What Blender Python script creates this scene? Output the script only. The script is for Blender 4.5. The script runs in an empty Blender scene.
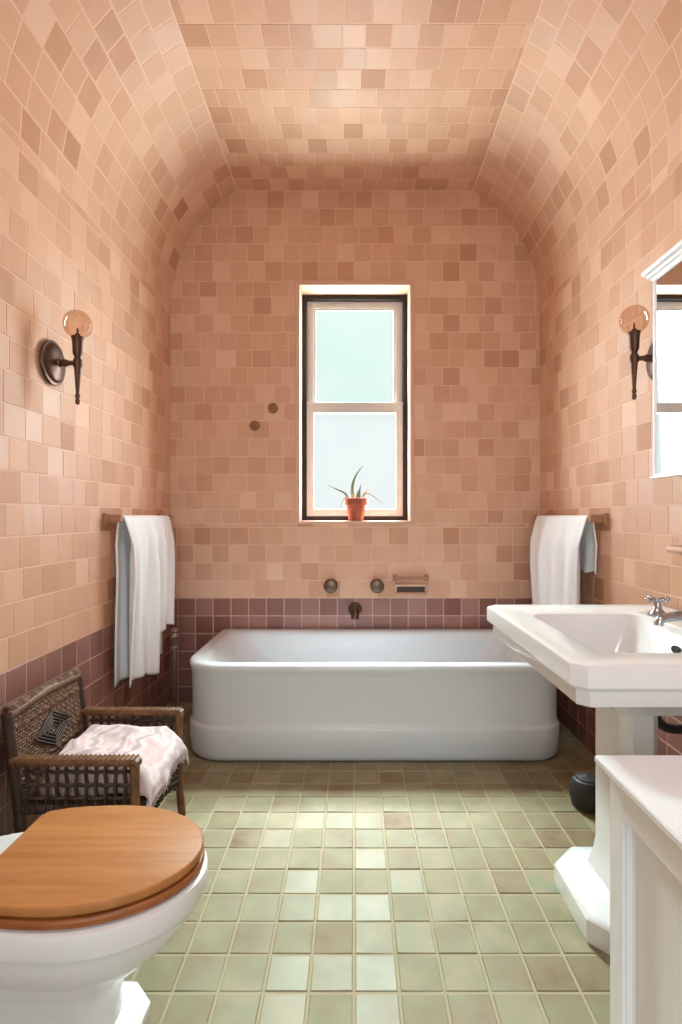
import bpy, bmesh, math, random
from mathutils import Vector, Matrix
random.seed(11)
PI = math.pi
C = bpy.context.scene.collection
sc = bpy.context.scene

# ------------------------------------------------------------------ helpers
def lin(c):
    return tuple(((v/255)/12.92 if v/255 <= .04045 else ((v/255+.055)/1.055)**2.4) for v in c) + (1,)

def mat(name, rgb, rough=.5, metal=0, spec=.5, coat=0):
    m = bpy.data.materials.new(name); m.use_nodes = True
    b = m.node_tree.nodes['Principled BSDF']
    b.inputs['Base Color'].default_value = lin(rgb)
    b.inputs['Roughness'].default_value = rough
    b.inputs['Metallic'].default_value = metal
    b.inputs['Specular IOR Level'].default_value = spec
    if coat: b.inputs['Coat Weight'].default_value = coat; b.inputs['Coat Roughness'].default_value = .12
    return m

def N(m, kind, **kw):
    n = m.node_tree.nodes.new(kind)
    for k, v in kw.items(): setattr(n, k, v)
    return n
def L(m, a, b): m.node_tree.links.new(a, b)
def ramp(m, fac, stops):
    r = N(m, 'ShaderNodeValToRGB')
    e = r.color_ramp.elements
    e[0].position, e[0].color = stops[0][0], lin(stops[0][1])
    e[1].position, e[1].color = stops[-1][0], lin(stops[-1][1])
    for p, c in stops[1:-1]:
        x = e.new(p); x.color = lin(c)
    L(m, fac, r.inputs['Fac']); return r.outputs['Color']
def noise(m, scale, detail=3, vec=None, rough=.5, coord='Object', stretch=None):
    n = N(m, 'ShaderNodeTexNoise')
    n.inputs['Scale'].default_value = scale; n.inputs['Detail'].default_value = detail
    n.inputs['Roughness'].default_value = rough
    t = N(m, 'ShaderNodeTexCoord')
    o = t.outputs[coord]
    if stretch:
        mp = N(m, 'ShaderNodeMapping'); mp.inputs['Scale'].default_value = stretch
        L(m, o, mp.inputs['Vector']); o = mp.outputs['Vector']
    L(m, o, n.inputs['Vector'])
    return n.outputs['Fac']
def mix(m, fac, a, b, mode='MIX'):
    x = N(m, 'ShaderNodeMix', data_type='RGBA', blend_type=mode)
    for s, v in ((0, fac), (6, a), (7, b)):
        if isinstance(v, (int, float)): x.inputs[s].default_value = v
        elif isinstance(v, tuple): x.inputs[s].default_value = v
        else: L(m, v, x.inputs[s])
    return x.outputs[2]
def bsdf(m): return m.node_tree.nodes['Principled BSDF']
def bump(m, h, strength=.2, dist=.01):
    b = N(m, 'ShaderNodeBump'); b.inputs['Strength'].default_value = strength; b.inputs['Distance'].default_value = dist
    L(m, h, b.inputs['Height']); L(m, b.outputs['Normal'], bsdf(m).inputs['Normal'])

def tile_mat(name, stops, rough, mott=.25, nscale=14, bstr=.12, wonk=.05, spec=.38):
    m = mat(name, (200, 150, 120), rough)
    a = N(m, 'ShaderNodeAttribute', attribute_name='tile')
    s = N(m, 'ShaderNodeSeparateColor'); L(m, a.outputs['Color'], s.inputs['Color'])
    n = noise(m, nscale, 3)
    ad = N(m, 'ShaderNodeMath', operation='MULTIPLY_ADD')
    L(m, n, ad.inputs[0]); ad.inputs[1].default_value = mott
    sb = N(m, 'ShaderNodeMath', operation='SUBTRACT'); L(m, s.outputs['Red'], sb.inputs[0]); sb.inputs[1].default_value = mott*.5
    L(m, sb.outputs[0], ad.inputs[2])
    L(m, ramp(m, ad.outputs[0], stops), bsdf(m).inputs['Base Color'])
    r = N(m, 'ShaderNodeMath', operation='MULTIPLY_ADD'); L(m, s.outputs['Green'], r.inputs[0]); r.inputs[1].default_value = .22; r.inputs[2].default_value = rough-.1
    L(m, r.outputs[0], bsdf(m).inputs['Roughness'])
    if wonk:
        ge = N(m, 'ShaderNodeNewGeometry')
        vm = N(m, 'ShaderNodeVectorMath', operation='MULTIPLY_ADD')
        L(m, a.outputs['Color'], vm.inputs[0]); vm.inputs[1].default_value = (0, 2*wonk, 2*wonk); vm.inputs[2].default_value = (0, -wonk, -wonk)
        va = N(m, 'ShaderNodeVectorMath', operation='ADD'); L(m, ge.outputs['Normal'], va.inputs[0]); L(m, vm.outputs[0], va.inputs[1])
        vn = N(m, 'ShaderNodeVectorMath', operation='NORMALIZE'); L(m, va.outputs[0], vn.inputs[0])
        b = N(m, 'ShaderNodeBump'); b.inputs['Strength'].default_value = bstr; b.inputs['Distance'].default_value = .01
        L(m, noise(m, 9, 2), b.inputs['Height']); L(m, vn.outputs[0], b.inputs['Normal']); L(m, b.outputs['Normal'], bsdf(m).inputs['Normal'])
    bsdf(m).inputs['Specular IOR Level'].default_value = spec
    return m

M = {}
M['pink'] = tile_mat('pink_tile', [(0, (180, 134, 105)), (.35, (198, 154, 126)), (.7, (207, 165, 138)), (1, (217, 178, 152))], .52, wonk=.06, spec=.3)
M['plum'] = tile_mat('plum_tile', [(0, (118, 76, 67)), (.5, (139, 96, 86)), (1, (155, 114, 103))], .34)
M['green'] = tile_mat('green_floor_tile', [(.05, (104, 82, 56)), (.3, (130, 112, 84)), (.5, (130, 124, 94)), (.72, (148, 134, 106)), (.95, (122, 132, 108))], .55, wonk=.025, mott=1.0, nscale=9)
M['pgrout'] = mat('pink_grout', (216, 176, 150), .7)
M['lgrout'] = mat('plum_grout', (188, 150, 138), .8)
M['fgrout'] = mat('floor_grout', (156, 144, 116), .85)
M['porc'] = mat('white_porcelain', (226, 226, 226), .14, spec=.5)
M['enamel'] = mat('white_enamel', (203, 208, 211), .22, spec=.5)
M['paint'] = mat('white_paint', (236, 240, 243), .35)
M['sash'] = mat('white_sash_paint', (190, 184, 180), .6, spec=.3)
M['darkframe'] = mat('dark_window_frame', (48, 38, 32), .7, spec=.2)
M['chrome'] = mat('chrome', (176, 182, 190), .2, 1)
M['bronze'] = mat('aged_bronze', (88, 62, 50), .38, .75)
M['tubbronze'] = mat('tarnished_bronze', (96, 76, 64), .3, .9)
M['pipe'] = mat('tarnished_pipe', (150, 132, 118), .3, .8)
M['dark'] = mat('dark_hole', (22, 20, 20), .8)
M['rubber'] = mat('dark_grey_plastic', (40, 40, 40), .55)
M['ceramic'] = mat('tan_ceramic', (158, 112, 82), .4)
M['ceramicpale'] = mat('pale_tan_ceramic', (196, 156, 132), .5)
M['trimtile'] = mat('peach_edge_tile', (204, 164, 140), .55, spec=.3)
M['mirror'] = mat('mirror_glass', (238, 242, 245), .01, 1)
M['plaster'] = mat('painted_plaster', (222, 190, 165), .8)
M['terracotta'] = mat('terracotta', (160, 84, 56), .8)
M['soil'] = mat('soil', (52, 38, 30), .95)
M['leaf'] = mat('aloe_leaf', (92, 108, 74), .5)
M['leafdry'] = mat('dry_leaf', (176, 148, 116), .6)
L(M['leaf'], ramp(M['leaf'], noise(M['leaf'], 30), [(.3, (84, 98, 62)), (.7, (120, 128, 92))]), bsdf(M['leaf']).inputs['Base Color'])
t = M['terracotta']; L(t, ramp(t, noise(t, 22), [(.3, (140, 70, 46)), (.7, (172, 94, 64))]), bsdf(t).inputs['Base Color'])
# wooden lid: plank grain running along the lid
w = M['wood'] = mat('honey_wood', (190, 120, 62), .5, spec=.3)
g1 = noise(w, 6, 5, stretch=(1.2, 14, 1), rough=.6)
g2 = noise(w, 2.2, 2, stretch=(.6, 9, 1))
L(w, mix(w, .5, ramp(w, g1, [(.3, (146, 90, 46)), (.55, (172, 114, 62)), (.8, (184, 128, 76))]), ramp(w, g2, [(.35, (154, 96, 50)), (.65, (182, 124, 72))])), bsdf(w).inputs['Base Color'])
w = M['woodedge'] = mat('brown_wood', (150, 88, 42), .4)
L(w, ramp(w, noise(w, 8, 4, stretch=(1, 6, 10)), [(.3, (126, 72, 34)), (.7, (164, 98, 48))]), bsdf(w).inputs['Base Color'])
# wicker
def wick(name, a, b, scale=60):
    m = mat(name, a, .55)
    L(m, ramp(m, noise(m, scale, 3), [(.3, a), (.7, b)]), bsdf(m).inputs['Base Color']); return m
M['wickdark'] = wick('dark_wicker', (44, 29, 21), (74, 50, 35))
M['wickpost'] = wick('dark_rattan_post', (40, 25, 17), (68, 44, 29), 40)
M['wickarm'] = wick('brown_rattan_arm', (82, 52, 28), (122, 80, 46), 40)
M['wickgrey'] = wick('grey_brown_wicker', (86, 60, 42), (128, 96, 72))
# cloths
def cloth(name, rgb, scale=260):
    m = mat(name, rgb, .95, spec=.2)
    bump(m, noise(m, scale, 2), .35, .003); return m
M['towel'] = cloth('white_terry', (238, 240, 242))
M['throw'] = cloth('white_mauve_throw', (214, 204, 204), 120)
m = M['throw']
wv = N(m, 'ShaderNodeTexWave'); wv.inputs['Scale'].default_value = 4; wv.inputs['Distortion'].default_value = 8; wv.inputs['Detail'].default_value = 3
wv.inputs['Detail Scale'].default_value = 2.0
tc = N(m, 'ShaderNodeTexCoord'); L(m, tc.outputs['Object'], wv.inputs['Vector'])
L(m, ramp(m, wv.outputs['Fac'], [(0, (184, 164, 168)), (.25, (202, 186, 188)), (.5, (214, 200, 200)), (.8, (218, 206, 205)), (1, (212, 184, 184))]), bsdf(m).inputs['Base Color'])
# window glass: lightly tinted, nearly clear, a faint milky surface
def pane_mat(name, stops, milky):
    m = bpy.data.materials.new(name); m.use_nodes = True
    nt = m.node_tree; nt.nodes.remove(nt.nodes['Principled BSDF'])
    tr = N(m, 'ShaderNodeBsdfTransparent'); df = N(m, 'ShaderNodeBsdfTranslucent'); df.inputs['Color'].default_value = (.9, .95, .92, 1)
    L(m, ramp(m, noise(m, 2.6, 1), stops), tr.inputs['Color'])
    mx = N(m, 'ShaderNodeMixShader'); mx.inputs['Fac'].default_value = milky
    L(m, tr.outputs[0], mx.inputs[1]); L(m, df.outputs[0], mx.inputs[2])
    L(m, mx.outputs[0], nt.nodes['Material Output'].inputs['Surface']); return m
M['paneup'] = pane_mat('green_tinted_glass', [(.3, (238, 250, 245)), (.7, (244, 251, 247))], .002)
M['panelow'] = pane_mat('pale_glass', [(.3, (247, 250, 250)), (.7, (250, 251, 251))], .002)
def globe_mat():
    m = bpy.data.materials.new('clear_globe_glass'); m.use_nodes = True
    nt = m.node_tree; nt.nodes.remove(nt.nodes['Principled BSDF'])
    tr = N(m, 'ShaderNodeBsdfTransparent'); tr.inputs['Color'].default_value = lin((240, 226, 214))
    gl = N(m, 'ShaderNodeBsdfGlossy'); gl.inputs['Roughness'].default_value = .04; gl.inputs['Color'].default_value = (1, .97, .93, 1)
    lw = N(m, 'ShaderNodeLayerWeight'); lw.inputs['Blend'].default_value = .28
    mx = N(m, 'ShaderNodeMixShader')
    ml = N(m, 'ShaderNodeMath', operation='MULTIPLY'); L(m, lw.outputs['Fresnel'], ml.inputs[0]); ml.inputs[1].default_value = .22; L(m, ml.outputs[0], mx.inputs[0]); L(m, tr.outputs[0], mx.inputs[1]); L(m, gl.outputs[0], mx.inputs[2])
    L(m, mx.outputs[0], nt.nodes['Material Output'].inputs['Surface']); return m
M['globe'] = globe_mat()

def link(name, bm, m, parent=None, smooth=False, off=None, angle=None):
    me = bpy.data.meshes.new(name)
    bmesh.ops.recalc_face_normals(bm, faces=bm.faces)
    if off is not None: bmesh.ops.translate(bm, verts=bm.verts, vec=-Vector(off))
    bm.to_mesh(me); bm.free()
    for x in (m if isinstance(m, (list, tuple)) else [m]): me.materials.append(x)
    if smooth:
        for p in me.polygons: p.use_smooth = True
        if angle is not None: me.set_sharp_from_angle(angle=math.radians(angle))
    o = bpy.data.objects.new(name, me); C.objects.link(o)
    if parent is not None: o.parent = parent
    return o
def thing(name, loc, label, cat, group=None, kind=None):
    o = bpy.data.objects.new(name, None); C.objects.link(o); o.location = loc; o.empty_display_size = .05
    if label: o['label'] = label
    if cat: o['category'] = cat
    if group: o['group'] = group
    if kind: o['kind'] = kind
    return o
class T:
    """builds parts in world coordinates under a thing whose base stands at loc"""
    def __init__(s, name, loc, label, cat, group=None, kind=None):
        s.loc = Vector(loc); s.o = thing(name, loc, label, cat, group, kind)
    def part(s, name, bm, m, smooth=False, parent=None, angle=35, label=None):
        o = link(name, bm, m, parent or s.o, smooth, s.loc, angle)
        if label: o['label'] = label
        return o

def nb(): return bmesh.new()
def box(bm, a, b, bevel=0, seg=2):
    a, b = Vector(a), Vector(b)
    r = bmesh.ops.create_cube(bm, size=1)
    for v in r['verts']:
        v.co = Vector(((a[i]+b[i])/2 + v.co[i]*(b[i]-a[i]) for i in range(3)))
    if bevel:
        es = list({e for v in r['verts'] for e in v.link_edges})
        bmesh.ops.bevel(bm, geom=es, offset=bevel, segments=seg, profile=.5, affect='EDGES', clamp_overlap=True)
    return bm
def loft(bm, rings, cap0=True, cap1=True, closed=True):
    vs = [[bm.verts.new(p) for p in r] for r in rings]
    n = len(vs[0])
    for a, b in zip(vs, vs[1:]):
        for i in range(n if closed else n-1):
            j = (i+1) % n
            bm.faces.new((a[i], a[j], b[j], b[i]))
    if cap0: bm.faces.new(list(reversed(vs[0])))
    if cap1: bm.faces.new(vs[-1])
    return bm
def frame_of(d):
    d = d.normalized(); up = Vector((0, 0, 1)) if abs(d.z) < .9 else Vector((1, 0, 0))
    a = d.cross(up).normalized(); return a, d.cross(a).normalized()
def lathe(bm, prof, base, axis=(0, 0, 1), n=24, cap0=True, cap1=True):
    """prof: (radius, distance along axis)"""
    ax = Vector(axis).normalized(); a, b = frame_of(ax); base = Vector(base)
    loft(bm, [[base + ax*h + (a*math.cos(2*PI*i/n) + b*math.sin(2*PI*i/n))*max(r, 1e-4) for i in range(n)] for r, h in prof], cap0, cap1)
    return bm
def tube(bm, pts, r, n=8, caps=True):
    pts = [Vector(p) for p in pts]; k = len(pts)
    rs = r if isinstance(r, (list, tuple)) else [r]*k
    rings = []; a = None
    for i, p in enumerate(pts):
        d = (pts[min(i+1, k-1)] - pts[max(i-1, 0)]).normalized()
        if a is None: a, _ = frame_of(d)
        a = (a - d*a.dot(d)).normalized(); b = d.cross(a)
        rings.append([p + (a*math.cos(2*PI*j/n) + b*math.sin(2*PI*j/n))*rs[i] for j in range(n)])
    return loft(bm, rings, caps, caps)
def curve_pts(ctrl, n=12):
    ctrl = [Vector(c) for c in ctrl]; P = [ctrl[0]*2-ctrl[1]] + ctrl + [ctrl[-1]*2-ctrl[-2]]
    out = []
    for i in range(1, len(P)-2):
        for k in range(n):
            t = k/n; p0, p1, p2, p3 = P[i-1:i+3]
            out.append(.5*((2*p1)+(p2-p0)*t+(2*p0-5*p1+4*p2-p3)*t*t+(3*p1-p0-3*p2+p3)*t**3))
    return out + [ctrl[-1]]
def rrect(x0, x1, y0, y1, r, z, n=8):
    """r: radii for corners (x0,y0) (x1,y0) (x1,y1) (x0,y1)"""
    out = []
    cs = ((x0, y0, PI, 1, 1), (x1, y0, 1.5*PI, -1, 1), (x1, y1, 0, -1, -1), (x0, y1, .5*PI, 1, -1))
    for (x, y, a0, sx, sy), q in zip(cs, r):
        q = max(q, .0005)
        for k in range(n+1):
            a = a0 + .5*PI*k/n
            out.append(Vector((x+sx*q+q*math.cos(a), y+sy*q+q*math.sin(a), z)))
    return out
def octo(x0, x1, y0, y1, c, z):
    return [Vector(p+(z,)) for p in ((x0, y0+c), (x0+c, y0), (x1-c, y0), (x1, y0+c), (x1, y1-c), (x1-c, y1), (x0+c, y1), (x0, y1-c))]

# ------------------------------------------------------------------ room: 2.25 m wide, tiled, coved ceiling
XL, XR, YB, YF = -1.12, 1.134, 3.2, -1.4
ZC = 3.118; SPR = 2.40; TS = .108; ZP = .63
CXL, CXR = -.713, .726                                             # creases where the coves meet the flat ceiling

class Tiles:
    def __init__(s): s.bm = nb(); s.col = s.bm.loops.layers.float_color.new('tile'); s.rng = random.Random(5)
    def face(s, vs, mi, c):
        f = s.bm.faces.new(vs); f.material_index = mi
        for l in f.loops: l[s.col] = (c[0], c[1], c[2], 1)
    def tile(s, f, n, u0, u1, v0, v1, mi, gap=.0042, tilt=.00018, bev=.0015, bias=0, gd=.0012, sd=.22):
        R = s.rng; g = gap/2
        u0 += g; u1 -= g; v0 += g; v1 -= g
        if u1-u0 < .012 or v1-v0 < .012: return
        a, b, h0 = R.gauss(0, tilt), R.gauss(0, tilt), R.gauss(0, .00008)
        c = (min(1, max(0, R.gauss(.5+bias, sd))), R.random(), R.random())
        bv = min(bev, (u1-u0)*.3, (v1-v0)*.3)
        lo, hi = [], []
        for su, sv in ((0, 0), (1, 0), (1, 1), (0, 1)):
            u, v = (u0, u1)[su], (v0, v1)[sv]
            lo.append(s.bm.verts.new(f(u, v) - n(u, v)*gd))
            ui, vi = u+(bv if su == 0 else -bv), v+(bv if sv == 0 else -bv)
            hi.append(s.bm.verts.new(f(ui, vi) + n(ui, vi)*(h0+a*(2*su-1)+b*(2*sv-1)+.0004)))
        s.face(hi, mi, c)
        for i in range(4):
            j = (i+1) % 4; s.face((lo[i], lo[j], hi[j], hi[i]), mi, c)
    def field(s, f, n, u0, u1, v0, v1, mi, gmi, su=TS, sv=TS, hole=None, bond='rand', uo=0, vo=0, gsteps=1, **kw):
        """rows run along u; the grout bed lies just below the tile faces"""
        R = s.rng
        vb = {v0, v1}
        k = math.floor((v0-vo)/sv)
        while vo+k*sv < v1:
            if vo+k*sv > v0: vb.add(vo+k*sv)
            k += 1
        if hole: vb |= {hole[2], hole[3]}
        vb = sorted(vb); q = [vb[0]]
        for x in vb[1:]:
            keep = x in (v0, v1) or (hole and x in (hole[2], hole[3]))
            if x - q[-1] < .02:
                if keep: q[-1] = x if q[-1] not in (v0,) and not (hole and q[-1] in (hole[2], hole[3])) else q[-1]
                if keep and q[-1] != x: q.append(x)
                continue
            q.append(x)
        for a, b in zip(q, q[1:]):
            if bond == 'rand': o = uo + R.choice((0, .5, .3, .7, 0, .5))*su
            else: o = uo
            segs = [(u0, u1)]
            if hole and b > hole[2]+1e-5 and a < hole[3]-1e-5: segs = [(u0, hole[0]), (hole[1], u1)]
            for s0, s1 in segs:
                cuts = [s0]; k = math.floor((s0-o)/su)
                while o+k*su < s1:
                    x = o+k*su + (R.uniform(-.008, .008) if bond == 'rand' else 0)
                    if x > s0+.02 and x < s1-.02: cuts.append(x)
                    k += 1
                cuts.append(s1)
                for c0, c1 in zip(cuts, cuts[1:]): s.tile(f, n, c0, c1, a, b, mi, **kw)
                def gb(c0, c1):
                    s.face([s.bm.verts.new(f(u, v)-n(u, v)*kw.get('gd', .0012)*.6) for u, v in ((c0, a), (c1, a), (c1, b), (c0, b))], gmi, (.5, .5, .5))
                gb(s0, s1)
    def done(s, name, mats):
        o = link(name, s.bm, mats); o['kind'] = 'structure'; return o

def V(*p): return Vector(p)
# the far wall with its window opening
WX0, WX1, WZ0, WZ1 = -.354, .364, 1.085, 2.56
t = Tiles(); f = lambda u, v: V(u, YB, v); n = lambda u, v: V(0, -1, 0)
t.field(f, n, XL-.02, XR+.02, -.02, ZP, 1, 3, bond='stack', uo=.006, vo=ZP-8*TS, gap=.006)
t.field(f, n, XL-.02, XR+.02, ZP, ZC+.05, 0, 2, hole=(WX0, WX1, WZ0, WZ1), vo=ZP)
t.done('wall_back', [M['pink'], M['plum'], M['pgrout'], M['lgrout']])
# side walls
for side, X, s in (('left', XL, 1), ('right', XR, -1)):
    t = Tiles(); f = lambda u, v, X=X: V(X, u, v); n = lambda u, v, s=s: V(s, 0, 0)
    t.field(f, n, YF, YB+.01, -.02, ZP, 1, 3, bond='stack', uo=YB, vo=ZP-8*TS, gap=.005)
    t.field(f, n, YF, YB+.01, ZP, SPR, 0, 2, vo=ZP)
    t.done('wall_'+side, [M['pink'], M['plum'], M['pgrout'], M['lgrout']])
# ceiling: flat middle and a cove down each side wall
t = Tiles()
t.field(lambda u, v: V(u, v, ZC), lambda u, v: V(0, 0, -1), CXL, CXR, YF, YB+.01, 0, 1, vo=YB)
TH = math.radians(62)
for X, cx, s in ((XL, CXL, 1), (XR, CXR, -1)):
    A = abs(cx-X)/(1-math.cos(TH)); B = (ZC-SPR)/math.sin(TH)
    NSEG = 8                                                       # rows of tiles around the cove
    def f(u, v, X=X, A=A, B=B, s=s):
        th = TH*v/NSEG; return V(X+s*A*(1-math.cos(th)), u, SPR+B*math.sin(th))
    def n(u, v, A=A, B=B, s=s):
        th = TH*v/NSEG; return V(s*B*math.cos(th), 0, -A*math.sin(th)).normalized()
    for k in range(NSEG):
        o = t.rng.choice((0, .5, .3, .7))*TS; u = YF
        cuts = [YF] + [YF+o+i*TS+t.rng.uniform(-.006, .006) for i in range(1, int((YB-YF)/TS))] + [YB+.01]
        for c0, c1 in zip(cuts, cuts[1:]):
            a, b, h0 = t.rng.gauss(0, .0002), t.rng.gauss(0, .0002), 0
            c = (min(1, max(0, t.rng.gauss(.55, .22))), t.rng.random(), t.rng.random())
            p = {}
            lo, hi = [], []
            for su, sv in ((0, 0), (1, 0), (1, 1), (0, 1)):
                uu, vv = (c0+.003, c1-.003)[su], (k+.03, k+.97)[sv]
                lo.append(t.bm.verts.new(f(uu, vv)-n(uu, vv)*.003))
                uu, vv = uu+(.0015 if su == 0 else -.0015), vv+(.015 if sv == 0 else -.015)
                hi.append(t.bm.verts.new(f(uu, vv)+n(uu, vv)*(a*(2*su-1)+b*(2*sv-1)+.0002)))
            t.face(hi, 0, c)
            for i in range(4): t.face((lo[i], lo[(i+1) % 4], hi[(i+1) % 4], hi[i]), 0, c)
        t.face([t.bm.verts.new(f(u, v)-n(u, v)*.0008) for u, v in ((YF, k), (YB+.01, k), (YB+.01, k+1), (YF, k+1))], 1, (.5, .5, .5))
t.done('ceiling', [M['pink'], M['pgrout']])
# floor
t = Tiles()
t.field(lambda u, v: V(u, v, -.0015), lambda u, v: V(0, 0, 1), XL, XR, YF, YB, 0, 1, bond='stack', uo=0, vo=1.3546, gap=.005, tilt=.0005, bev=.003, gd=.003, sd=.11)
t.done('floor', [M['green'], M['fgrout']])
# wall behind the camera with its doorway
b = nb()
box(b, (XL, YF-.1, 0), (-.72, YF, ZC)); box(b, (.72, YF-.1, 0), (XR, YF, ZC)); box(b, (-.72, YF-.1, 2.3), (.72, YF, ZC))
o = link('wall_front', b, M['plaster']); o['kind'] = 'structure'

# ------------------------------------------------------------------ window
wx = .005
WI = .335                                                          # half width of the reveal
RZ0, RZ1 = 1.10, 2.535
YP = 3.335
b = nb()                                                           # reveal lining and thin border of edge tiles
for x0, x1, z0, z1 in ((WX0-.004, wx-WI, WZ0-.004, WZ1+.004), (wx+WI, WX1+.004, WZ0-.004, WZ1+.004), (wx-WI, wx+WI, RZ1, WZ1+.004), (wx-WI, wx+WI, WZ0-.004, RZ0)):
    box(b, (x0, YB-.006, z0), (x1, YP+.06, z1), .004)
o = link('trim_1', b, M['trimtile']); o['kind'] = 'structure'
win = T('window_1', (wx, YP, RZ0), None, None, kind='structure')
b = nb()
def rect_frame(b, x0, x1, z0, z1, w, y0, y1, wt=None, wb=None, bev=.003):
    wt = wt or w; wb = wb or w
    box(b, (x0, y0, z0), (x0+w, y1, z1), bev); box(b, (x1-w, y0, z0), (x1, y1, z1), bev)
    box(b, (x0+w-.001, y0, z1-wt), (x1-w+.001, y1, z1), bev); box(b, (x0+w-.001, y0, z0), (x1-w+.001, y1, z0+wb), bev)
rect_frame(b, wx-WI+.001, wx+WI-.001, RZ0+.001, RZ1-.001, .028, YP, YP+.06)
win.part('frame', b, M['darkframe'])
b = nb()                                                           # upper sash, set back, with an inner moulding
rect_frame(b, wx-.307, wx+.307, 1.80, 2.507, .045, YP+.034, YP+.06)
rect_frame(b, wx-.264, wx+.264, 1.79, 2.466, .016, YP+.040, YP+.056, wb=.06)
su = win.part('upper_sash', b, M['sash'])
b = nb(); box(b, (wx-.252, YP+.046, 1.84), (wx+.252, YP+.049, 2.455)); win.part('pane', b, M['paneup'], parent=su)
b = nb()                                                           # lower sash in front
rect_frame(b, wx-.307, wx+.307, RZ0+.03, 1.852, .046, YP+.006, YP+.032, wt=.066, wb=.044)
box(b, (wx-.307, YP-.002, 1.838), (wx+.307, YP+.033, 1.853), .003)
sl = win.part('lower_sash', b, M['sash'])
b = nb(); box(b, (wx-.264, YP+.018, RZ0+.06), (wx+.264, YP+.021, 1.80)); win.part('pane', b, M['panelow'], parent=sl)

# potted aloe on the sill
pt = T('potted_aloe', (.012, 3.262, RZ0+.0005), 'small terracotta pot with a spiky half dried aloe on the window sill', 'potted plant')
px, py, pz = .012, 3.262, RZ0+.0005
b = nb(); lathe(b, [(.044, 0), (.046, .004), (.060, .098), (.070, .100), (.072, .104), (.073, .138), (.070, .141), (.064, .140), (.062, .125)], (px, py, pz), n=32, cap1=False)
pot = pt.part('pot', b, M['terracotta'], True)
b = nb(); lathe(b, [(.0605, .118), (.058, .127), (.03, .131), (0, .132)], (px, py, pz), n=20); pt.part('soil', b, M['soil'], True, parent=pot)
def leafblade(ctrl, w, th, m):
    pts = curve_pts(ctrl, 8); k = len(pts); rings = []; b = nb()
    for i, p in enumerate(pts):
        d = (pts[min(i+1, k-1)]-pts[max(i-1, 0)]).normalized(); side = d.cross(V(0, 1, .15)).normalized(); nn = d.cross(side)
        f_ = (1-(i/(k-1))**1.6)*.95+.05
        rings.append([p+side*w*f_*math.cos(q*PI/4)+nn*th*f_*math.sin(q*PI/4) for q in range(8)])
    loft(b, rings); return pt.part('leaf', b, m, True)
Z = pz+.12
leafblade([(px-.015, py, Z), (px-.022, py, Z+.09), (px+.0, py-.005, Z+.16), (px+.045, py-.01, Z+.225)], .012, .006, M['leaf'])
leafblade([(px-.03, py-.01, Z), (px-.07, py-.02, Z+.05), (px-.12, py-.03, Z+.075), (px-.185, py-.035, Z+.105)], .008, .004, M['leaf'])
leafblade([(px+.02, py, Z), (px+.022, py, Z+.05), (px+.03, py, Z+.11)], .011, .005, M['leaf'])
leafblade([(px+.03, py-.02, Z), (px+.06, py-.03, Z+.05), (px+.10, py-.04, Z+.035), (px+.17, py-.04, Z-.02)], .006, .003, M['leafdry'])
leafblade([(px-.03, py-.02, Z), (px-.055, py-.03, Z+.03), (px-.08, py-.04, Z), (px-.10, py-.045, Z-.05)], .005, .003, M['leafdry'])
leafblade([(px+.035, py, Z), (px+.055, py-.01, Z+.055), (px+.085, py-.02, Z+.075)], .007, .003, M['leafdry'])
leafblade([(px-.005, py-.01, Z), (px-.02, py-.02, Z+.04), (px-.045, py-.03, Z+.06)], .007, .004, M['leafdry'])
leafblade([(px+.005, py-.03, Z), (px+.01, py-.045, Z+.045), (px+.02, py-.05, Z+.075)], .009, .004, M['leaf'])

# ------------------------------------------------------------------ bathtub
BX0, BX1, BY0, BY1 = -.80, .985, 2.395, 3.193
tub = T('bathtub', ((BX0+BX1)/2, 2.8, 0), 'white enamelled bathtub with rounded front corners beneath the window', 'bathtub')
def tubring(d, z, ex=0, rr=0):
    return rrect(BX0+d+ex, BX1-d-ex*.7, BY0+d, BY1-d, (max(.19-d, .03)+rr, max(.15-d, .03)+rr, .03+rr, .03+rr), z, 10)
b = nb()
out = [(.022, .002), (.010, .014), (.003, .035), (0, .085), (0, .150), (.003, .158), (.009, .163), (.012, .172), (.012, .30), (.010, .385), (.006, .405), (.001, .418), (0, .430), (.003, .440), (.010, .446), (.02, .448), (.05, .448), (.062, .446)]
inn = [(.072, .438, .0, .05), (.078, .42, .01, .08), (.088, .34, .05, .11), (.105, .22, .12, .13), (.135, .14, .17, .14), (.19, .112, .20, .12), (.26, .106, .23, .08)]
loft(b, [tubring(d, z) for d, z in out] + [tubring(*q) for q in inn])
tub.part('tub_body', b, M['enamel'], True, angle=60)
b = nb(); lathe(b, [(.03, 0), (.03, .004), (.02, .006), (0, .006)], (.55, 2.8, .106), n=20); tub.part('drain', b, M['chrome'], True)
# taps on the wall above it
def wallknob(x, z, label):
    k = T('tap_knob', (x, YB-.002, z), label, 'tap', 'tap knobs above the bathtub')
    b = nb(); lathe(b, [(.040, 0), (.040, .006), (.034, .012), (.018, .016), (.015, .03)], (x, YB-.0005, z), (0, -1, 0), 28); k.part('escutcheon', b, M['tubbronze'], True)
    b = nb(); lathe(b, [(.016, .026), (.034, .032), (.041, .040), (.042, .058), (.036, .066), (.02, .069), (0, .070)], (x, YB-.003, z), (0, -1, 0), 10); k.part('handle', b, M['tubbronze'], True)
wallknob(-.140, .709, 'left of the two round bronze tap knobs on the wall above the tub')
wallknob(.140, .709, 'right round bronze tap knob above the tub, nearest the soap dish')
sp = T('tub_spout', (.006, YB-.002, .557), 'short dark bronze spout on the plum tiles above the tub', 'tap')
b = nb(); lathe(b, [(.042, 0), (.042, .006), (.034, .013), (.026, .016)], (.006, YB-.0005, .565), (0, -1, 0), 28); sp.part('escutcheon', b, M['tubbronze'], True)
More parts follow.
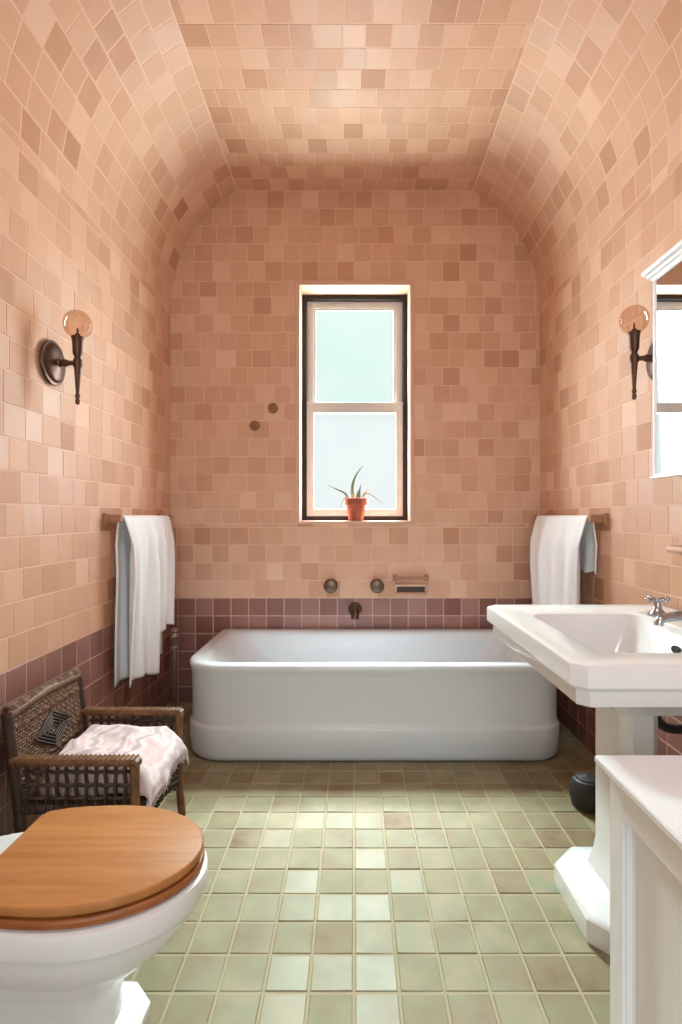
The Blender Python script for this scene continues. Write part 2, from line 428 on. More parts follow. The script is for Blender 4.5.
b = nb(); tube(b, curve_pts([(.006, YB-.012, .567), (.006, YB-.06, .570), (.006, YB-.105, .56), (.006, YB-.12, .525)], 6), [.026]*6+[.025]*6+[.023]*6+[.021], 16); sp.part('spout', b, M['tubbronze'], True)
# recessed soap dish with grab rail
sd = T('soap_dish', (.345, YB, .654), 'tan ceramic soap dish with a grab rail on the wall over the tub', 'soap dish')
b = nb()
rect_frame(b, .245, .447, .652, .718, .016, YB-.022, YB+.004, bev=.004); box(b, (.255, YB-.004, .66), (.44, YB+.002, .71))
box(b, (.250, YB-.045, .652), (.442, YB-.004, .664), .005)
sd.part('dish', b, M['ceramicpale'])
b = nb(); box(b, (.262, YB-.007, .669), (.430, YB-.0035, .701)); sd.part('recess', b, mat('painted_recess_shade', (62, 40, 30), .5), label='recess with its shade painted dark brown')  # dark brown plate paints the shade inside the recess
b = nb(); box(b, (.236, YB-.045, .745), (.452, YB-.026, .765), .008, 3)
for x in (.236, .424): box(b, (x, YB-.032, .735), (x+.028, YB+.004, .773), .006)
sd.part('grab_rail', b, M['ceramic'])
# two small brown plugs left of the window
for x, z, lb in ((-.493, 1.786, 'upper of two small brown round wall plugs left of the window'), (-.604, 1.680, 'lower small brown round wall plug, farther from the window')):
    b = nb(); lathe(b, [(.032, 0), (.032, .006), (.026, .012), (.010, .014), (.009, .009), (0, .009)], (0, 0, 0), (0, -1, 0), 8)
    o = link('wall_plug', b, wick('brown_plug', (118, 78, 44), (140, 96, 58)), None, True, None, 30); o.location = (x, YB-.003, z)
    o['label'] = lb; o['category'] = 'wall plug'; o['group'] = 'brown wall plugs'

# upright pipe in the gap left of the tub
pp = T('standpipe', (-.985, 2.88, 0), 'slim tarnished upright pipe with knobbed top left of the bathtub', 'pipe')
b = nb(); lathe(b, [(.034, 0), (.034, .006), (.02, .014), (.0125, .02), (.0125, .40)], (-.985, 2.88, 0), n=16); pp.part('tube', b, M['pipe'], True)
b = nb(); lathe(b, [(.0125, .395), (.020, .40), (.020, .41), (.013, .416), (.014, .44), (.021, .452), (.022, .47), (.014, .482), (.012, .49), (.017, .497), (.017, .508), (.009, .516), (0, .518)], (-.985, 2.88, 0), n=16); pp.part('cap', b, M['pipe'], True)

# ------------------------------------------------------------------ pedestal sink
SX0, SX1, SY0, SY1, SZ = .480, 1.112, 1.140, 1.925, .807
sk = T('pedestal_sink', (.80, 1.52, 0), 'large white pedestal sink with stepped square edge and chrome taps', 'sink')
def sring(d, z, c=.028):
    c1 = max(c-d*.3, .012)
    return [V(*p, z) for p in ((SX0+d, SY0+d+c1), (SX0+d+c1, SY0+d), (SX1, SY0+d), (SX1, SY1-d), (SX0+d+c1, SY1-d), (SX0+d, SY1-d-c1))]
# basin body as one lofted surface: underside, stepped fascia, rim, bowl
def resample(poly, k=48):
    out = []; per = [(poly[(i+1) % len(poly)]-poly[i]).length for i in range(len(poly))]; cnt = [max(1, round(k*p/sum(per))) for p in per]
    while sum(cnt) > k: cnt[cnt.index(max(cnt))] -= 1
    while sum(cnt) < k: cnt[cnt.index(max(cnt))] += 1
    for i, c in enumerate(cnt):
        for j in range(c): out.append(poly[i].lerp(poly[(i+1) % len(poly)], j/c))
    return out
b = nb()
cnts = None
def sring_n(d, z, x1=SX1):
    base = sring(d, z)
    seg = (4, 12, 16, 12, 4, 16); out = []
    for i, c in enumerate(seg):
        for j in range(c):
            p = base[i].lerp(base[(i+1) % 6], j/c); out.append(p)
    return out
NS = 64
def bowl_ring(x0, x1, y0, y1, r, z, ref):
    """rounded rectangle sampled at the angles of the reference ring so the faces stay even"""
    c = V((x0+x1)/2, (y0+y1)/2, z); hx, hy = (x1-x0)/2, (y1-y0)/2; out = []
    rc = V((SX0+SX1)/2-.03, (SY0+SY1)/2, 0)
    for p in ref:
        d = V(p.x-rc.x, p.y-rc.y, 0); d.x *= hx/((SX1-SX0)/2); d.y *= hy/((SY1-SY0)/2); d.normalize()
        lo, hi = 0, 2
        for _ in range(30):                                        # march to the rounded-rect boundary
            mid = (lo+hi)/2; q = d*mid; ax, ay = max(abs(q.x)-(hx-r), 0), max(abs(q.y)-(hy-r), 0)
            inside = math.hypot(ax, ay) <= r and abs(q.x) <= hx and abs(q.y) <= hy
            lo, hi = (mid, hi) if inside else (lo, mid)
        out.append(c+d*lo)
    return out
rings = []
ref = sring_n(0, SZ)
und = [(.20, .62), (.16, .655), (.10, .690), (.055, .698), (.030, .703), (.021, .707), (.019, .712), (.019, .740), (.015, .746), (.004, .750), (0, .755), (0, .797), (.002, .803), (.008, .8065), (.016, .8075), (.040, .8065)]
for d, z in und: rings.append(sring_n(d, z))
OX0, OX1, OY0, OY1 = .590, .945, 1.255, 1.770
for x0, x1, y0, y1, r, z in ((OX0-.012, OX1+.006, OY0-.012, OY1+.012, .06, .806), (OX0, OX1, OY0, OY1, .055, .800), (OX0+.008, OX1-.004, OY0+.008, OY1-.008, .055, .782),
                             (OX0+.018, OX1-.03, OY0+.03, OY1-.02, .055, .73), (OX0+.035, OX1-.07, OY0+.06, OY1-.045, .055, .672), (OX0+.075, OX1-.12, OY0+.11, OY1-.10, .05, .655), (OX0+.12, OX1-.16, OY0+.18, OY1-.18, .02, .651)):
    rings.append(bowl_ring(x0, x1, y0, y1, r, z, ref))
loft(b, rings)
sk.part('basin', b, M['porc'], True, angle=28)
PCX0, PCX1, PCY0, PCY1 = .722, .828, 1.405, 1.595
b = nb()
ff = [(-.105, .0, .075), (-.107, .012, .075), (-.107, .062, .075), (-.100, .070, .072), (-.092, .076, .070), (-.05, .082, .05), (-.022, .098, .038), (-.008, .13, .03), (0, .18, .026), (0, .60, .026), (-.012, .655, .03), (-.03, .70, .035)]
loft(b, [octo(PCX0+d, PCX1-d, PCY0+d*.85, PCY1-d*.85, c, z) for d, z, c in ff])
sk.part('pedestal', b, M['porc'], True, angle=28)
b = nb(); lathe(b, [(.011, 0), (.011, .004), (0, .004)], (0, 0, 0), (-1, 0, .3), 16)
for v in b.verts: v.co.y *= 1.9
bmesh.ops.translate(b, verts=b.verts, vec=(.9215, 1.50, .748)); sk.part('overflow_slot', b, M['dark'], label='black overflow slot')
def sinktap(y):
    b = nb(); lathe(b, [(.030, 0), (.030, .005), (.024, .010), (.015, .020), (.011, .034), (.010, .044), (.013, .047), (.013, .056), (0, .058)], (.99, y, SZ-.001), n=24)
    tp = sk.part('tap', b, M['chrome'], True, label='chrome cross handled tap')
    b = nb()
    for a in (0.15, PI/2+.15):
        d = V(math.cos(a), math.sin(a), 0)*.036; c = V(.99, y, SZ+.051)
        tube(b, [c-d, c-d*.7, c, c+d*.7, c+d], [.0055, .0065, .005, .0065, .0055], 10)
        for s in (-1, 1): bmesh.ops.create_icosphere(b, subdivisions=2, radius=.009, matrix=Matrix.Translation(c+d*s))
    sk.part('cross_handle', b, M['chrome'], True, parent=tp)
    return tp
sinktap(1.712); sinktap(1.328)
b = nb()
lathe(b, [(.028, 0), (.028, .005), (.020, .010), (.016, .02)], (1.0, 1.52, SZ-.001), n=20)
tube(b, curve_pts([(1.0, 1.52, SZ+.012), (.995, 1.52, SZ+.03), (.96, 1.52, SZ+.034), (.915, 1.52, SZ+.030), (.887, 1.52, SZ+.022), (.882, 1.52, SZ+.006)], 5), [.016]*8+[.014]*8+[.0125]*10, 14)
sk.part('spout', b, M['chrome'], True)
b = nb(); lathe(b, [(.026, 0), (.026, .004), (.018, .006), (.017, .002), (0, .002)], ((OX0+OX1-.04)/2, (OY0+OY1)/2, .6515), n=20); sk.part('drain', b, M['chrome'], True, label='chrome drain in the bowl')
# waste trap and supply pipe behind the pedestal
b = nb()
tube(b, curve_pts([(.90, 1.64, .66), (.94, 1.70, .60), (.985, 1.72, .54), (.99, 1.72, .47), (1.03, 1.72, .435), (1.128, 1.72, .43)], 6), .015, 12)
sk.part('waste_trap', b, M['rubber'], True, label='dark waste pipe under the basin')
b = nb(); lathe(b, [(.024, 0), (.024, .006), (.013, .012), (.011, .06), (.018, .064), (.018, .085), (.012, .09), (0, .091)], (1.130, 1.76, .50), (-1, 0, 0), 12)
sk.part('supply_valve', b, M['bronze'], True, label='dark bronze supply valve under the basin')
# dark bin on the floor behind it
bn = T('waste_bin', (.885, 2.04, 0), 'small dark grey rounded bin on the floor beyond the sink pedestal', 'bin')
b = nb(); lathe(b, [(.044, .001), (.056, .010), (.064, .05), (.062, .085), (.050, .108), (.042, .112), (.040, .104)], (.905, 2.04, 0), n=24, cap1=True); bn.part('bin_body', b, M['rubber'], True)
b = nb(); lathe(b, [(.041, .107), (.039, .116), (.02, .122), (.012, .123), (.008, .126), (0, .127)], (.905, 2.04, 0), n=20); bn.part('lid', b, M['rubber'], True)

# ------------------------------------------------------------------ low white cabinet in the foreground
cb = T('low_cabinet', (.82, .70, 0), 'white painted low cabinet with moulded top and recessed side panel, nearest the camera', 'cabinet')
KX, KY0, KY1, KZ = .515, .30, 1.057, .64
b = nb()
box(b, (KX+.022, KY0+.016, .0), (1.118, KY1-.014, KZ-.03))
def panelface(b, ax):
    """stiles and rails standing proud around a recessed field"""
    if ax == 'x':
        for y0, y1, z0, z1 in ((KY0, KY0+.048, 0, KZ-.03), (KY1-.048, KY1, 0, KZ-.03), (KY0+.048, KY1-.048, KZ-.09, KZ-.03), (KY0+.048, KY1-.048, 0, .09)):
            box(b, (KX, y0, z0), (KX+.03, y1, z1), .0015)
    else:
        for x0, x1, z0, z1 in ((KX+.03, KX+.075, 0, KZ-.03), (1.07, 1.118, 0, KZ-.03), (KX+.075, 1.07, KZ-.09, KZ-.03), (KX+.075, 1.07, 0, .09)):
            box(b, (x0, KY1-.03, z0), (x1, KY1, z1), .0015)
panelface(b, 'x'); panelface(b, 'y')
cbody = cb.part('body', b, M['paint'])
b = nb()                                                           # bevelled moulding around the recessed field
y0, y1, z0, z1 = KY0+.048, KY1-.048, .09, KZ-.09
loft(b, [[V(x, y, z) for y, z in ((y0+d, z0+d), (y1-d, z0+d), (y1-d, z1-d), (y0+d, z1-d))] for d, x in ((0, KX+.006), (.003, KX+.008), (.004, KX+.018), (.012, KX+.0215))], False, False)
cb.part('panel_moulding', b, M['paint'], parent=cbody)
b = nb()
KT = [(.020, KZ-.034), (.014, KZ-.030), (.012, KZ-.020), (.004, KZ-.018), (0, KZ-.013), (0, KZ-.004), (.003, KZ), ]
loft(b, [[V(x, y, z) for x, y in ((KX-.021+d, KY0-.02+d), (1.12, KY0-.02+d), (1.12, KY1+.021-d), (KX-.021+d, KY1+.021-d))] for d, z in KT])
cb.part('top', b, M['paint'])

# ------------------------------------------------------------------ mirror cabinet and wall fittings on the right
mc = T('mirror_cabinet', (1.09, 1.53, 1.27), 'white framed wall mirror with a moulded cornice on the right wall', 'mirror')
b = nb(); box(b, (1.056, 1.226, 1.268), (XR-.002, 1.834, 1.965)); mc.part('case', b, M['paint'])
b = nb()
MX = 1.056
for y0, y1, z0, z1 in ((1.224, 1.232, 1.264, 1.965), (1.830, 1.838, 1.264, 1.965), (1.224, 1.838, 1.262, 1.276), (1.224, 1.838, 1.952, 1.967)):
    box(b, (MX-.010, y0, z0), (MX+.004, y1, z1), .0015)
box(b, (MX-.018, 1.220, 1.260), (MX+.004, 1.842, 1.268), .002)
mc.part('frame', b, M['paint'])
b = nb(); box(b, (MX-.005, 1.231, 1.275), (MX+.001, 1.831, 1.953)); mc.part('mirror_glass', b, M['mirror'])
b = nb()
prof = [(-.010, 1.955), (-.012, 1.962), (-.020, 1.966), (-.022, 1.974), (-.032, 1.980), (-.034, 1.992), (0.07, 1.992), (.07, 1.955)]
loft(b, [[V(MX+x, y+(sgn*max(0, -x)*.9), z) for x, z in prof] for y, sgn in ((1.224, -1), (1.838, 1))])
mc.part('cornice', b, M['paint'])
th = T('tumbler_holder', (1.12, 1.70, 1.0), 'tan ceramic tumbler holder on the right wall above the sink', 'holder')
b = nb(); box(b, (1.128, 1.60, .995), (1.142, 1.83, 1.075), .005); box(b, (1.070, 1.62, 1.005), (1.135, 1.81, 1.028), .010, 3); th.part('shelf', b, M['ceramicpale'])
b = nb(); box(b, (1.080, 1.635, 1.0265), (1.125, 1.795, 1.0295)); th.part('recess', b, mat('dark_recess_brown', (96, 70, 54), .4), label='dark recess in the top')  # flat dark brown plate marks the recess

# ------------------------------------------------------------------ torch sconces
def sconce(s, label):
    X = XL if s > 0 else XR; zc = 1.13+(516-363)*.003684-(.0 if s > 0 else -.018)
    y = 1.934; tx = X+s*.102
    sx = T('torch_sconce', (X+s*.002, y, zc), label, 'wall light', 'torch wall lights')
    b = nb(); lathe(b, [(.066, 0), (.074, .003), (.078, .009), (.076, .014), (.068, .016), (.064, .021), (.055, .026), (.030, .030), (.016, .034), (.013, .040)], (X+s*.002, y, zc), (s, 0, 0), 36)
    for v in b.verts: v.co.z = zc+(v.co.z-zc)*1.06
    sx.part('wall_plate', b, M['bronze'], True)
    b = nb(); tube(b, [(X+s*.03, y, zc), (X+s*.045, y, zc), (X+s*.055, y, zc), (X+s*.07, y, zc), (tx, y, zc)], [.010, .013, .015, .009, .008], 14); sx.part('arm', b, M['bronze'], True)
    b = nb(); lathe(b, [(0, -.155), (.007, -.150), (.0085, -.140), (.006, -.130), (.0085, -.124), (.0085, -.118), (.006, -.112), (.012, -.02), (.016, -.012), (.017, 0), (.015, .012), (.010, .018), (.012, .024), (.017, .034), (.0185, .07), (.020, .088), (.022, .090), (.022, .096), (.012, .097), (0, .097)], (tx, y, zc), n=20)
    sx.part('torch', b, M['bronze'], True)
    b = nb(); lathe(b, [(.015, .094), (.028, .099), (.041, .110), (.048, .126), (.050, .143), (.047, .160), (.039, .175), (.025, .187), (.012, .191), (0, .192)], (tx, y, zc), n=32, cap0=False)
    gg = sx.part('glass_globe', b, M['globe'], True)
    b = nb(); lathe(b, [(.009, .095), (.009, .106), (.004, .110), (.003, .128), (0, .129)], (tx, y, zc), n=12)
    sx.part('filament', b, M['bronze'], True, parent=gg)
sconce(1, 'bronze torch wall light with clear globe on the left wall')
sconce(-1, 'bronze torch wall light with clear globe beside the mirror on the right wall')

# ------------------------------------------------------------------ towel bars and towels
def towelbar(s, y0, y1, label):
    X = XL if s > 0 else XR; bx, bz = X+s*.058, 1.122
    tb = T('towel_bar', (X+s*.002, (y0+y1)/2, bz), label, 'towel bar', 'towel bars')
    for y in (y0, y1):
        b = nb()
        box(b, (min(X-s*.004, X+s*.016), y-.026, bz-.036), (max(X-s*.004, X+s*.016), y+.026, bz+.022), .005, 3)
        box(b, (min(X, bx+s*.018), y-.014, bz-.020), (max(X, bx+s*.018), y+.014, bz+.015), .006, 3)
        tb.part('bracket', b, M['ceramic'])
    b = nb(); tube(b, [(bx, y0, bz-.006), (bx, y1, bz-.006)], .010, 14); tb.part('rail', b, M['ceramic'], True)
    return bx, bz-.006
def towel(name, s, bx, bz, y0, y1, front, back, half, seed, label):
    """a cloth over the bar: wall layer up, over, room layer down; front(t)/back(t) give the hem heights along the bar"""
    R = random.Random(seed); ph = [R.uniform(0, 6) for _ in range(6)]
    ny, nf, na = 60, 46, 8; b = nb(); grid = []
    for i in range(ny+1):
        t = i/ny; y = y0+(y1-y0)*t; row = []
        zf, zb = front(t), back(t)
        path = [(-1, zb+(bz-zb)*k/nf) for k in range(nf)] + [(a, None) for a in [k/na for k in range(na+1)]] + [(1, bz-(bz-zf)*k/nf) for k in range(1, nf+1)]
        for lay, z in path:
            if z is None:
                a = PI*(1-lay); x = math.cos(a)*.0145; zz = bz+math.sin(a)*.0145; xo = x
                yy = y
            else:
                dz = bz-z; k = min(1, dz/.12)
                amp = (.003+.026*min(1, dz/.25))*(1 if lay > 0 else .45)
                rip = math.sin(t*24+ph[0]+dz*1.6)*.6+math.sin(t*43+ph[1]-dz*2.4)*.35+math.sin(t*11+ph[2]+dz*.8)*.4
                xo = lay*(.0145+(half-.0145)*k*(1-.25*min(1, dz/.8))) + rip*amp
                xo = max(xo, -.046) if lay < 0 else max(xo, .0125)
                zz = z + math.sin(t*23+ph[3])*.004*min(1, dz/.5)
                yy = y + math.sin(dz*7+ph[4])*.006*k + (t-.5)*-.05*min(1, dz/.7)*(1 if lay > 0 else .4)
            row.append(b.verts.new((bx+s*xo, yy, zz)))
        grid.append(row)
    for r0, r1 in zip(grid, grid[1:]):
        for k in range(len(r0)-1): b.faces.new((r0[k], r0[k+1], r1[k+1], r1[k]))
    o = link(name, b, M['towel'], None, True)
    sm = o.modifiers.new('t', 'SOLIDIFY'); sm.thickness = .006; sm.offset = 0
    o['label'] = label; o['category'] = 'towel'
    return o
def sstep(a, b, x):
    x = min(1, max(0, (x-a)/(b-a))); return x*x*(3-2*x)
bx, bz = towelbar(1, 2.365, 3.01, 'tan ceramic towel bar on the left wall under the white bath towel')
towel('bath_towel', 1, bx, bz, 2.395, 2.978, lambda t: .335+.02*math.sin(t*9)+.03*t+.15*sstep(.50, .55, t), lambda t: .345+.015*math.sin(t*8), .036, 4, 'long white bath towel with uneven hem on the left wall bar')
bx, bz = towelbar(-1, 2.365, 3.08, 'tan ceramic towel bar on the right wall under the folded white towel')
towel('folded_towel', -1, bx, bz, 2.395, 3.05, lambda t: .56, lambda t: .865+.008*math.sin(t*30), .040, 9, 'white folded towel hanging on the right wall beyond the sink')

# ------------------------------------------------------------------ toilet, facing right
tl = T('toilet', (-.72, 1.115, 0), 'white toilet with a closed honey wood lid in the left foreground', 'toilet')
TY = 1.118
def egg(xb, xf, hw, z, hb=None, n=28, xm=None, e=2.0, yc=TY):
    """flat back at xb, straight sides, elliptical nose to xf"""
    hb = hb or hw; xm = xm if xm is not None else xf-hw*1.22; out = []
    for k in range(n+1):
        a = -PI/2+PI*k/n
        ca, sa = math.cos(a), math.sin(a)
        out.append(V(xm+(xf-xm)*(abs(ca)**(2/e)), yc+hw*math.copysign(abs(sa)**(2/e), sa), z))
    for k in range(1, 7): t = k/7; out.append(V(xm+(xb+.03-xm)*t, yc+hw+(hb-hw)*t**2, z))
    out.append(V(xb+.009, yc+hb-.009, z)); out.append(V(xb, yc+hb-.03, z))
    for k in range(1, 4): out.append(V(xb, yc+(hb-.03)*(1-2*k/4), z))
    out.append(V(xb, yc-hb+.03, z)); out.append(V(xb+.009, yc-hb+.009, z))
    for k in range(6, 0, -1): t = k/7; out.append(V(xm+(xb+.03-xm)*t, yc-hw-(hb-hw)*t**2, z))
    return out
b = nb()
R = [(-.93, -.460, .105, 0, .10, 0), (-.93, -.456, .108, .006, .10, 0), (-.93, -.456, .108, .042, .10, 0), (-.925, -.472, .096, .054, .090, 0), (-.92, -.500, .082, .064, .08, .07), (-.91, -.503, .079, .10, .076, .07),
     (-.91, -.490, .084, .15, .08, .07), (-.912, -.455, .104, .19, .09, .1), (-.918, -.405, .132, .228, .10, .14), (-.922, -.362, .153, .268, .11, .16), (-.926, -.338, .164, .302, .115, .2), (-.93, -.331, .164, .322, .118, .2), (-.93, -.326, .167, .326, .118, .2), (-.93, -.320, .177, .328, .12, .2),
     (-.93, -.317, .179, .336, .09, .21), (-.93, -.315, .180, .366, .09, .21), (-.93, -.317, .178, .374, .09, .21), (-.93, -.324, .172, .377, .085, .21)]
def foot(ring, xf, hw, yc):
    c = .05; P = [V(xf-.12, yc-hw, 0), V(xf-c, yc-hw, 0), V(xf, yc-hw+c, 0), V(xf, yc+hw-c, 0), V(xf-c, yc+hw, 0), V(xf-.12, yc+hw, 0)]
    cn = (5, 6, 6, 6, 5); k = 0; z = ring[0].z; out = []
    for i, q in enumerate(cn):
        for m_ in range(q): p = P[i].lerp(P[i+1], m_/q); out.append(V(p.x, p.y, z))
    out.append(V(P[5].x, P[5].y, z)); return out + ring[29:]
rr = []
for xb, xf, hw, z, hb, ln in R:
    ring = egg(xb, xf, hw, z, hb, xm=xf-(ln or .1)*1.15)
    if not ln: ring = foot(ring, xf, hw, TY)
    rr.append(ring)
loft(b, rr)
tl.part('bowl', b, M['porc'], True, angle=40)
def slab(name, d, z0, z1, m, rnd, parent=None):
    b = nb()
    P = [(rnd, z0), (rnd*.3, z0+rnd*.4), (0, z0+rnd), (0, z1-rnd), (rnd*.3, z1-rnd*.35), (rnd, z1)]
    loft(b, [egg(-.742+q+d, -.325-q-d, .171-q-d, z, .155-q-d, xm=-.565) for q, z in P])
    return tl.part(name, b, m, True, parent=parent, angle=40)
slab('seat_ring', -.002, .380, .398, M['woodedge'], .005)
slab('lid', 0, .403, .422, M['wood'], .004)
for s in (-1, 1):
    b = nb(); tube(b, [(-.748, TY+s*.05-.02, .395), (-.748, TY+s*.05+.02, .395)], .011, 12); box(b, (-.758, TY+s*.05-.012, .374), (-.738, TY+s*.05+.012, .392), .002)
    tl.part('hinge', b, M['chrome'], True)
b = nb()
loft(b, [rrect(-1.108+d, -.925-d*.5, TY-.215+d, TY+.215-d, (.03,)*4, z, 5) for d, z in ((.03, .374), (.012, .382), (.006, .40), (0, .70), (0, .735))])
tk = tl.part('tank', b, M['porc'], True)
b = nb(); loft(b, [rrect(-1.112+d, -.917-d, TY-.223+d, TY+.223-d, (.03,)*4, z, 5) for d, z in ((.006, .735), (0, .740), (0, .760), (.006, .768), (.02, .770))]); tl.part('tank_lid', b, M['porc'], True, parent=tk)

# ------------------------------------------------------------------ child-size wicker chair, facing right
ch = T('wicker_chair', (-.85, 1.79, 0), 'low dark wicker armchair with woven back against the left wall', 'chair')
HX0, HX1, HY0, HY1 = -1.005, -.662, 1.585, 1.985                    # post centres
ARM = .392
def weave(b, o, u, v, nu, nv, r=.0045, amp=.004, flat=.55, gap_u=1):
    """plaited strands: nu uprights, nv weavers going over and under"""
    o, u, v = Vector(o), Vector(u), Vector(v); nn = u.cross(v).normalized()
    for i in range(nu):
        s = (i+.5)/nu; pts = [o+u*s+v*(k/(nv*2))+nn*amp*math.sin(k*PI/2+(i % 2)*PI) for k in range(nv*2+1)]
        tube(b, pts, r, 5)
    for j in range(nv):
        s = (j+.5)/nv; pts = [o+v*s+u*(k/(nu*2))+nn*amp*.9*math.sin(k*PI/2+PI+(j % 2)*PI+PI/2*0) for k in range(nu*2+1)]
        tube(b, pts, r, 5)
def braid(b, p, q, r=.006, turns=14, rad=.006):
    p, q = Vector(p), Vector(q); d = q-p; a, c = frame_of(d)
    for s in (0, PI):
        n = turns*8; tube(b, [p+d*(k/n)+(a*math.cos(2*PI*turns*k/n+s)+c*math.sin(2*PI*turns*k/n+s))*rad for k in range(n+1)], r, 5)
# posts and legs
BT = .535
def post(name, pts, r, m):
    b = nb(); tube(b, curve_pts(pts, 6), r, 12); return ch.part(name, b, m, True)
bkx = lambda z: HX0-.0-(z-.2)*.13                                  # the back leans to the wall
for y in (HY0, HY1):
    post('leg', [(HX0+.015, y, .001), (HX0+.005, y, .12), (bkx(.25), y, .25), (bkx(.42), y, .42), (bkx(BT), y, BT)], .0165, M['wickpost'])
    post('leg', [(HX1+.012, y, .001), (HX1+.004, y, .10), (HX1, y, .24), (HX1, y, ARM-.01)], .0145, M['wickarm'])
b = nb()                                                           # back: top rail, woven field with bands
tube(b, [(bkx(BT-.008), HY0, BT-.008), (bkx(BT-.002), (HY0+HY1)/2, BT+.004), (bkx(BT-.008), HY1, BT-.008)], .017, 12)
braid(b, (bkx(BT)-.002, HY0, BT+.006), (bkx(BT)-.002, HY1, BT+.006), .007, 22, .011)
ch.part('top_rail', b, M['wickgrey'], True)
b = nb()
def back_weave(z0, z1, nu, nv, r):
    o = V(bkx(z0), HY0+.012, z0); weave(b, o, (0, HY1-HY0-.024, 0), (bkx(z1)-bkx(z0), 0, z1-z0), nu, nv, r, r*.9)
back_weave(.285, .335, 16, 2, .0055)
braid(b, (bkx(.338), HY0, .338), (bkx(.338), HY1, .338), .006, 18, .007)
back_weave(.342, .478, 30, 14, .0052)
braid(b, (bkx(.482), HY0, .482), (bkx(.482), HY1, .482), .006, 18, .007)
back_weave(.487, .528, 34, 4, .005)
bp = ch.part('back_panel', b, M['wickgrey'], True)
# raised diamond on the back
b = nb(); cy, cz = (HY0+HY1)/2, .41
for k in range(4):
    s = 1-.2*k; P = [(cy-.10*s, cz), (cy, cz+.058*s), (cy+.10*s, cz), (cy, cz-.058*s), (cy-.10*s, cz)]
    tube(b, [V(bkx(z)+.011, y, z) for y, z in P], .0045, 6)
ch.part('back_diamond', b, M['wickdark'], True, parent=bp)
for y, s in ((HY0, -1), (HY1, 1)):
    b = nb()
    x0 = bkx(ARM)
    loft(b, [[V(x, y+dy, ARM+dz+zz) for dy, dz in ((-.019, -.009), (-.021, 0), (-.015, .009), (.015, .009), (.021, 0), (.019, -.009))] for x, zz in ((x0, .004), (-.90, 0), (-.75, 0), (HX1+.004, 0), (HX1+.014, -.008))])
    for k in range(26):                                            # cane wrapping
        x = x0+.012+(HX1+.004-x0-.012)*k/25
        tube(b, [V(x, y+dy, ARM+dz) for dy, dz in ((-.019, -.010), (-.0225, 0), (-.0155, .0102), (.0155, .0102), (.0225, 0), (.019, -.010), (-.019, -.010))], .0028, 5)
    arm = ch.part('arm', b, M['wickarm'], True, angle=40)
    b = nb()                                                       # open lattice under the arm
    xa, xb = bkx(.3)+.018, HX1-.014; za, zb = .258, ARM-.014
    weave(b, (xa, y, za), (xb-xa, 0, 0), (0, 0, zb-za), 11, 3, .0062, .005)
    braid(b, (xa, y, za-.004), (xb, y, za-.004), .005, 14, .005)
    ch.part('side_panel', b, M['wickdark'], True, parent=arm)
b = nb()                                                           # seat deck and rails
box(b, (HX0-.012, HY0-.004, .232), (HX1+.010, HY1+.004, .258), .006)
for y in (HY0, HY1): braid(b, (HX0, y, .245), (HX1, y, .245), .007, 14, .009)
braid(b, (HX1+.003, HY0, .246), (HX1+.003, HY1, .246), .006, 16, .008)
ch.part('seat', b, M['wickdark'], True, angle=40)
b = nb()                                                           # front apron, deeper at the legs, with braces
for i in range(23):
    y = HY0+.014+(HY1-HY0-.028)*i/22; t = abs(i-11)/11; zb = .158-.05*t**2.2
    tube(b, [(HX1+.004*(-1)**i, y, .240), (HX1, y+.004, (zb+.24)/2), (HX1+.004*(-1)**(i+1), y, zb)], .0055, 5)
for q in range(5):
    pts = []
    for i in range(23):
        y = HY0+.014+(HY1-HY0-.028)*i/22; t = abs(i-11)/11; zb = .158-.05*t**2.2
        pts.append(V(HX1+.005*(-1)**(i+q), y, zb+(.238-zb)*q/5))
    tube(b, pts, .005, 5)
ch.part('apron', b, M['wickdark'], True)
for y in (HY0, HY1):
    b = nb(); tube(b, [(HX0+.008, y, .10), (HX1+.004, y, .10)], .008, 8); ch.part('stretcher', b, M['wickpost'], True)
b = nb(); tube(b, [((HX0+HX1)/2, HY0, .10), ((HX0+HX1)/2, HY1, .10)], .008, 8); ch.part('stretcher', b, M['wickpost'], True)
# cushion-like throw on the seat, hanging over the front edge
b = nb(); grid = []
nx, ny = 64, 54
R = random.Random(3); ph = [R.uniform(0, 6) for _ in range(8)]
SEATX0, SEATX1 = -.975, -.640
for i in range(ny+1):
    t = i/ny; row = []
    for k in range(nx+1):
        q = k/nx; Ltop = SEATX1-SEATX0; Ld = .054+.012*math.sin(t*5+ph[0]); s = q*(Ltop+Ld)
        rip = math.sin(t*11+q*7+ph[1])*.4+math.sin(t*17-q*13+ph[2])*.3+math.sin(q*15+t*5+ph[3])*.4+math.sin(t*29+q*23+ph[5])*.15
        dome = .064*(1-abs(2*t-1)**9)+.002
        if s <= Ltop:
            x = SEATX0+s; edge = min(1, (s+.02)/.05)
            z = .270+dome*1.5*edge*min(1, (Ltop-s+.03)/.08)+0.009*rip
        else:
            d = s-Ltop; x = SEATX1+.012*math.sin(min(1, d/.03)*PI/2)+.008*rip*min(1, d/.05)
            z = .270+dome*1.5*.375-d*.98+0.009*rip*max(0, 1-d/.05)
        y = HY0+.028+(HY1-HY0-.056)*t
        if s > Ltop+.01: y += (t-.5)*.05*min(1, (s-Ltop-.01)/.05)
        z = max(z, .2685) if s <= Ltop-.012 else z
        row.append(b.verts.new((x, y, z)))
    grid.append(row)
for r0, r1 in zip(grid, grid[1:]):
    for k in range(nx): b.faces.new((r0[k], r0[k+1], r1[k+1], r1[k]))
hem = [r[-1].co.copy() for r in grid]
thr = link('throw', b, M['throw'], None, True)
sm = thr.modifiers.new('t', 'SOLIDIFY'); sm.thickness = .008; sm.offset = 0
thr['label'] = 'crumpled white and mauve throw with frayed edge on the wicker chair'; thr['category'] = 'throw'
b = nb()
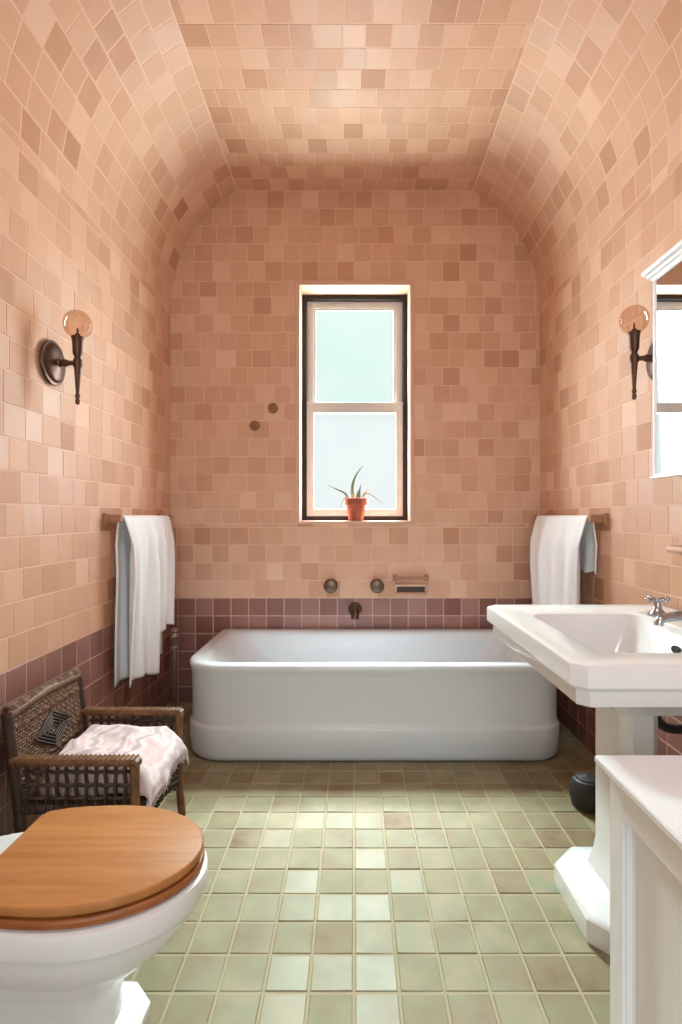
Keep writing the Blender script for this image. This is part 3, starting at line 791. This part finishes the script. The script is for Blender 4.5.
for i, p in enumerate(hem):
    for _ in range(2):
        j = R.uniform(-.005, .005); l = R.uniform(.014, .03)
        tube(b, [p+V(0, j, .004), p+V(R.uniform(-.003, .006), j+R.uniform(-.005, .005), -l*.5), p+V(R.uniform(-.004, .008), j+R.uniform(-.01, .01), -l)], [.0022, .0018, .0012], 4)
fr = link('fringe', b, M['throw'], thr, True); fr['kind'] = 'stuff'

# ------------------------------------------------------------------ light
def area(name, loc, target, sx, sy, power, col):
    l = bpy.data.lights.new(name, 'AREA'); l.shape = 'RECTANGLE'; l.size = sx; l.size_y = sy; l.energy = power; l.color = col
    o = bpy.data.objects.new(name, l); C.objects.link(o); o.location = loc
    o.rotation_euler = (Vector(target)-Vector(loc)).to_track_quat('-Z', 'Y').to_euler(); return o
W0 = (0, 3.3, 1.8)
SKY = (.885, .95, 1)
area('sky_light_east', (1.85, 4.6, 2.0), W0, 2.4, 3.2, 800, SKY)
area('sky_light_west', (-1.85, 4.6, 2.0), W0, 2.4, 3.2, 800, SKY)
area('sky_light_high', (0, 4.6, 3.62), W0, 1.5, 1.1, 1450, SKY)
area('ground_bounce', (0, 4.8, .15), W0, 3.4, 1.4, 570, SKY)
area('rear_fill_light', (0, YF-.35, 1.35), (0, 3, 1.45), 1.4, 1.9, 36, (.82, .94, 1))  # added fill light behind the camera, shining in through the unseen doorway
area('added_overhead_fill', (0, .35, ZC-.12), (0, .36, 0), .5, .5, 18, (.86, .95, 1))  # added overhead fill without a fixture, brightens the cabinet top
w = bpy.data.worlds.new('sky'); sc.world = w; w.use_nodes = True
bg = w.node_tree.nodes['Background']; bg.inputs['Color'].default_value = lin((243, 248, 247)); bg.inputs['Strength'].default_value = .97

# ------------------------------------------------------------------ camera
cam = bpy.data.cameras.new('camera'); co = bpy.data.objects.new('camera', cam); C.objects.link(co)
co.location = (0, 0, 1.13); co.rotation_euler = (PI/2, 0, 0)
cam.sensor_fit = 'HORIZONTAL'; cam.sensor_width = 36; cam.lens = 36*525/682
cam.shift_x = -13/682; cam.shift_y = 4/682; cam.clip_start = .02
sc.camera = co
sc.view_settings.view_transform = 'Standard'; sc.view_settings.look = 'None'
sc.view_settings.exposure = 0; sc.view_settings.gamma = 1; sc.view_settings.use_curve_mapping = False
sc.cycles.max_bounces = 10; sc.cycles.diffuse_bounces = 6; sc.cycles.transparent_max_bounces = 12
sc.cycles.use_denoising = True
sc.cycles.sample_clamp_indirect = 6
